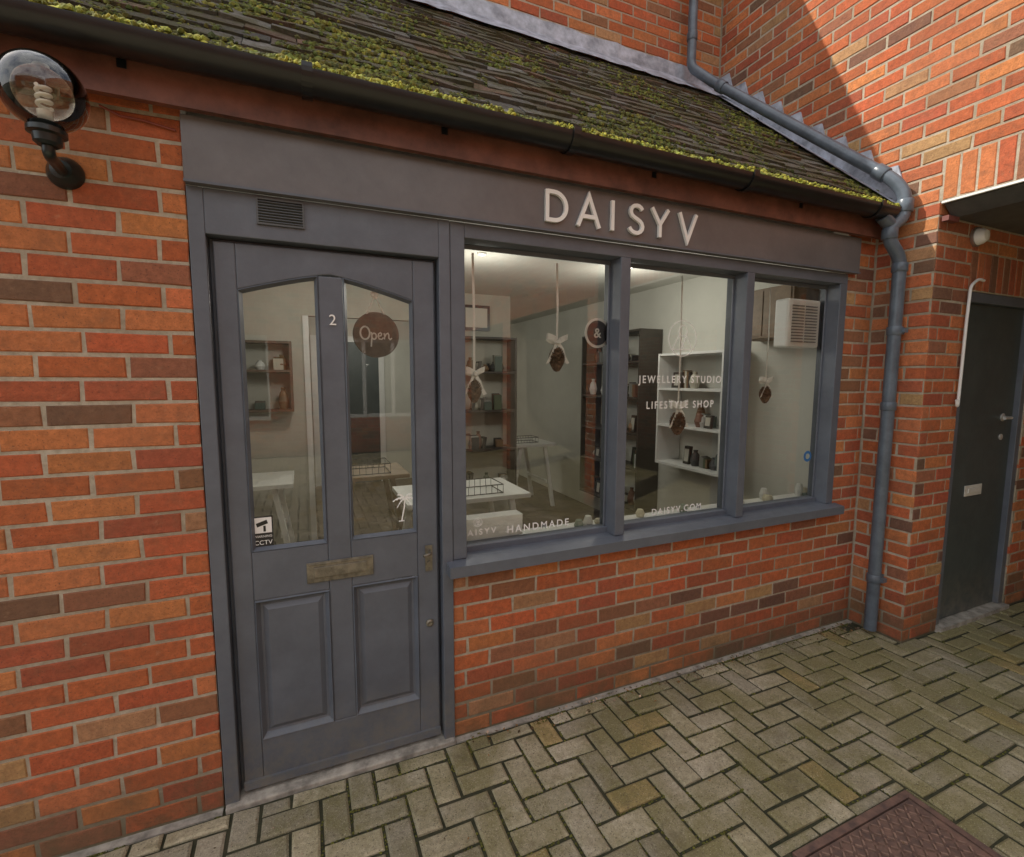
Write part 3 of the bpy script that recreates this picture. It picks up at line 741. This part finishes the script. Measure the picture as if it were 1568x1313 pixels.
c.obj('passage_soffit',simple('soffit_dark',(.085,.085,.08),.7,var=.3),wing)
c=MB(); c.box(X3-.006,X3+.012,-2.745,YP-.006,2.536,2.5475); c.obj('soffit_trim',WHITE,wing)
c=MB(); c.box(X3-.003,X3+.10,YP-.045,YP-.014,2.44,2.466); c.obj('soffit_bracket',simple('bracket_red_brown',(.16,.05,.04),.6),wing)
c=MB(); c.box(X3,7.3,-8.3,3,5.401,5.5); c.obj('flat_roof',LEAD,wing)
gd=MB()
gd.box(DX0+.001,DX0+.055,YP+.010,YP+.11,0.026,DZ-.001); gd.box(DX1-.055,DX1-.001,YP+.010,YP+.11,0.026,DZ-.001); gd.box(DX0+.055,DX1-.055,YP+.010,YP+.11,DZ-.06,DZ-.001)
o=gd.obj('door_frame',PAINT,wing); bev(o)
gd=MB(); gd.box(DX0+.057,DX1-.057,YP+.04,YP+.085,.03,DZ-.062); o=gd.obj('flush_door',DARKDOOR,wing); bev(o)
gd=MB(); gd.box(DX0,DX1,YP-.03,YP+.12,-.02,.025); gd.obj('door_step',CONC,wing)
gd=MB(); gd.box(3.87,4.07,YP+.033,YP+.039,.83,.90); gd.box(3.90,4.04,YP+.027,YP+.0325,.85,.88); o=gd.obj('letter_plate',simple('pale_metal',(.62,.60,.55),.4),wing); bev(o,.002)
gd=MB(); gd.lathe([(0,-.008),(.026,-.006),(.026,0)],(4.25,YP+.0395,1.33),20,'y'); gd.tube(rounded([(4.25,YP+.035,1.33),(4.25,YP-.01,1.33),(4.15,YP-.012,1.33)],.015),.009,10)
gd.lathe([(0,-.008),(.02,-.006),(.02,0)],(4.25,YP+.0395,1.20),20,'y'); gd.obj('door_handle',simple('satin_metal',(.6,.59,.56),.35,metal=.3),wing,True)
cc=empty('white_wall_conduit'); c=MB()
c.tube(rounded([(3.72,YP-.02,2.16),(3.66,YP-.02,2.165),(3.585,YP-.02,2.12),(3.575,YP-.02,1.9),(3.57,YP-.02,1.43),(3.54,YP-.03,1.42),(3.53,YP-.03,1.46)],.03),.008,10); c.obj('conduit',WHITE,cc,True)
bl=empty('bulkhead_lamp'); c=MB(); c.lathe([(0,-.06),(.03,-.055),(.045,-.035),(.048,-.012)],(3.62,YP-.002,2.40),24,'y'); c.obj('diffuser',WHITE,bl,True)
c=MB(); c.lathe([(.049,-.016),(.055,-.014),(.055,0)],(3.62,YP-.002,2.40),24,'y'); c.obj('lamp_base',STEEL,bl,True)

# ================================================================ OPPOSITE BUILDING (reflected)
opp=empty('opposite_brick_building'); b=MB(); m=MB(); yo=-8.6
wins=[(-5.5,-3.9),(-2.4,-.6),(.6,2.4)]
ON=(0,1,0)
segs=[]; prev=-9
for a_,c_ in wins: segs.append((prev,a_,0,2.4)); prev=c_; segs.append((a_,c_,0,.75))
segs.append((prev,X3,0,2.4)); segs.append((-9,X3,2.625,4.8))
bricks(b,(0,yo,0),fx,fz,ON,segs); soldier(b,(0,yo,0),fx,ON,-9,X3,2.4)
m.box(-9,X3,yo-.3,yo-.005,2.4,4.8)
for a_,b_,c_,d_ in segs[:-1]: m.box(a_,b_,yo-.3,yo-.005,c_,d_)
b.obj('brickwork',BR,opp); m.obj('mortar_core',MO,opp)
w=MB()
for a_,c_ in wins:
    for k in range(4):
        x=a_+(c_-a_)*k/3; w.box(x-.035,x+.035,yo-.12,yo-.04,.75,2.4)
    w.box(a_,c_,yo-.12,yo-.045,.75,.82); w.box(a_,c_,yo-.12,yo-.045,2.33,2.4)
w.obj('window_frames',WHITE,opp)
w=MB()
for a_,c_ in wins: w.add([(a_,yo-.1,.75),(c_,yo-.1,.75),(c_,yo-.1,2.4),(a_,yo-.1,2.4)],[(3,2,1,0)])
w.obj('window_glass',GL,opp)
w=MB(); w.box(-9,X3,yo-3,yo-2.8,0,4.8); w.obj('inner_wall',WALLI,opp)
w=MB(); w.add([(-9.2,yo+.25,4.75),(X3,yo+.25,4.75),(X3,yo-3,6.8),(-9.2,yo-3,6.8)],[(0,1,2,3)]); w.obj('roof',TI,opp)

# ================================================================ GROUND
gr_=MB(); S_=400
gr_.add([(-S_,-S_,-.009),(S_,-S_,-.009),(S_,S_,-.009),(-S_,S_,-.009)],[(0,1,2,3)]); gr_.obj('ground',JOINT)
pv=MB()
def pavecol():
    t=R.random()
    c=(.45,.395,.265) if t<.5 else ((.37,.33,.24) if t<.78 else ((.50,.44,.32) if t<.96 else (.47,.34,.15)))
    k=R.uniform(.82,1.12); return tuple(v*k for v in c)
W_=.1; MX0,MX1,MY0,MY1=1.44,2.08,-1.62,-.945
def blk(x0,x1,y0,y1):
    rects=[(x0,x1,y0,y1)]
    if x1>MX0 and x0<MX1 and y1>MY0 and y0<MY1:
        rects=[]
        if y1>MY1+.004: rects.append((x0,x1,MY1,y1)); y1=MY1
        if y0<MY0-.004: rects.append((x0,x1,y0,MY0)); y0=MY0
        if x0<MX0-.004: rects.append((x0,MX0,y0,y1))
        if x1>MX1+.004: rects.append((MX1,x1,y0,y1))
    for (a,b,c,d) in rects:
        if d>-.032 and a<3.25: d=min(d,-.032)
        if d>YP-.004 and b>X3: 
            if a<X3-.01: b=min(b,X3) if d>YP+.05 else b
            else: d=min(d,YP-.004)
        if b-a<.02 or d-c<.02: continue
        g=.0058; ch=.008; zt=.0+R.uniform(-.003,.003); tx=R.uniform(-.0022,.0022); ty=R.uniform(-.0022,.0022)
        J=lambda:R.uniform(-.0025,.0025)
        P=[(a+g+J(),c+g+J(),-tx-ty),(b-g+J(),c+g+J(),tx-ty),(b-g+J(),d-g+J(),tx+ty),(a+g+J(),d-g+J(),-tx+ty)]
        I=[(P[0][0]+ch,P[0][1]+ch),(P[1][0]-ch,P[1][1]+ch),(P[2][0]-ch,P[2][1]-ch),(P[3][0]+ch,P[3][1]-ch)]
        if b-a<.03 or d-c<.03: I=[(P[0][0]+.002,P[0][1]+.002),(P[1][0]-.002,P[1][1]+.002),(P[2][0]-.002,P[2][1]-.002),(P[3][0]+.002,P[3][1]-.002)]
        vs=[(p[0],p[1],-.02) for p in P]+[(p[0],p[1],zt+p[2]-.006) for p in P]+[(q[0],q[1],zt+p[2]) for q,p in zip(I,P)]
        pv.add(vs,[(0,1,5,4),(1,2,6,5),(2,3,7,6),(3,0,4,7),(4,5,9,8),(5,6,10,9),(6,7,11,10),(7,4,8,11),(8,9,10,11)],pavecol())
for i in range(-45,72):
    for j in range(-85,0):
        k=(i-j)%4
        if k==0 and not (i>=31 and j>=-3): blk(i*W_,(i+2)*W_,j*W_,(j+1)*W_)
        elif k==3:
            blk(i*W_,(i+1)*W_,j*W_,min((j+2)*W_,0))
pv.obj('block_paving',PV)
hs=MB(); hs.box(.556,X3,-.030,.004,-.02,-.003); hs.box(-6,-.33,-.030,.004,-.02,-.003); hs.obj('wall_foot_strip',CONC)

mc=empty('manhole_cover'); c=MB(); c.box(MX0+.005,MX0+.03,MY0+.005,MY1-.005,-.02,.003); c.box(MX1-.03,MX1-.005,MY0+.005,MY1-.005,-.02,.003)
c.box(MX0+.03,MX1-.03,MY0+.005,MY0+.03,-.02,.003); c.box(MX0+.03,MX1-.03,MY1-.03,MY1-.005,-.02,.003)
c.box(MX0+.034,MX1-.034,MY0+.034,MY1-.034,-.02,-.001)
c.obj('cover_plate',RUST,mc)
c=MB()
for i in range(22):
    for j in range(24):
        x=MX0+.05+i*.026; y=MY0+.05+j*.026
        if x>MX1-.045 or y>MY1-.045: continue
        sgn=1 if (i+j)%2 else -1
        c.obox((x,y,.0015),(.015,.015*sgn,0),(-.0040*sgn,.0040,0),(0,0,.010))
c.obj('tread_bars',simple('worn_iron',(.30,.20,.155),.5,metal=.3,var=.4,scale=20),mc)

db=MB()
for i in range(680):
    t=R.random()
    if t<.5: x=R.uniform(.6,3.2); y=-.02-abs(R.gauss(0,.05))
    elif t<.7: x=R.gauss(3.02,.09); y=-.08+R.gauss(0,.05)
    else: x=R.uniform(-.9,4.2); y=R.uniform(-1.5,-.05)
    s_=R.uniform(.002,.010) if t<.7 else R.uniform(.0015,.006)
    if x>3.2 and y>YP-.02: continue
    a=R.uniform(0,3.14); u=Vector((math.cos(a),math.sin(a),R.uniform(-.2,.3)))*s_; v=Vector((-math.sin(a),math.cos(a),R.uniform(-.2,.3)))*s_*.6
    p_=Vector((x,min(y,-.004),.006)); k=R.choice([(1,1,1),(1.6,1.4,1),(3.6,4.2,6),(.6,.6,.5),(.8,1.3,.5)])
    db.add([p_-u,p_-v,p_+u,p_+v],[(0,1,2,3)],k)
db.obj('leaf_litter',LEAF)
ms=MB()
for i in range(9000):
    t=R.random()
    if t<.2: x=R.uniform(.6,3.2); y=-.032+R.gauss(0,.006)
    elif t<.25: x=R.uniform(-1.2,-.33); y=-.032+R.gauss(0,.006)
    else:
        x=round(R.uniform(0,3.6)/.1)*.1+R.gauss(0,.002); y=R.uniform(-1.2,-.05)
        if R.random()<.5: x,y=R.uniform(.0,3.6),-round(R.uniform(.05,1.2)/.1)*.1+R.gauss(0,.002)
        if x>3.2 and y>YP: continue
        if MX0<x<MX1 and MY0<y<MY1: continue
    if mn.noise(Vector((x*3,y*3,5)))<-.1: continue
    b_=R.uniform(.3,.85); clump(Vector((x,y,-.007)),R.uniform(.002,.006),R.uniform(.002,.004),(b_,b_,b_),XX,Vector((0,1,0)),Vector((0,0,1)))
ms.obj('joint_moss',MOSS)

# ================================================================ LIGHT
tr=Vector((1.9,-1.0,-2.2))
sd=bpy.data.lights.new('sun','SUN'); sd.energy=5.0; sd.angle=math.radians(.5); sd.color=(1,.93,.82)
so=bpy.data.objects.new('sun',sd); sc.collection.objects.link(so); so.rotation_euler=tr.to_track_quat('-Z','Y').to_euler(); so.location=(-6,4,9)
w=bpy.data.worlds.new('World'); sc.world=w; w.use_nodes=True; nt=w.node_tree
sk=nt.nodes.new('ShaderNodeTexSky'); sk.sky_type='NISHITA'; sk.sun_disc=False
sk.sun_elevation=math.asin(2.2/tr.length); sk.sun_rotation=math.atan2(-1.9,1.0); sk.dust_density=2.0; sk.air_density=1.0
tc=nt.nodes.new('ShaderNodeTexCoord')
cl=ramp(nt,noise(nt,2.2,7,.6,vec=tc.outputs['Generated']),[(.36,0.15),(.58,1.0)])  # bright clouds, unseen, added to the sky to raise the ambient light
skc=mix(nt,cl,sk.outputs[0],(10.4,10.4,10.4))
bg=nt.nodes['Background']; nt.links.new(skc,bg.inputs[0]); bg.inputs[1].default_value=.15

# ================================================================ CAMERA
cam=bpy.data.cameras.new('camera'); co=bpy.data.objects.new('camera',cam); sc.collection.objects.link(co); sc.camera=co
cam.sensor_width=36; cam.sensor_fit='HORIZONTAL'; cam.lens=36*740/1568; cam.clip_start=.02; cam.clip_end=1500
Xc=Vector((.9183,.0389,-.3941)).normalized(); Zc=Vector((.00223,.9947,.1033)); Zc=(Zc-Xc*Zc.dot(Xc)).normalized(); Yc=Zc.cross(Xc)
M=Matrix(((Xc.x,Xc.y,Xc.z),(Yc.x,Yc.y,Yc.z),(Zc.x,Zc.y,Zc.z)))
co.matrix_world=Matrix.Translation((0,-1.92,1.58))@M.to_4x4()
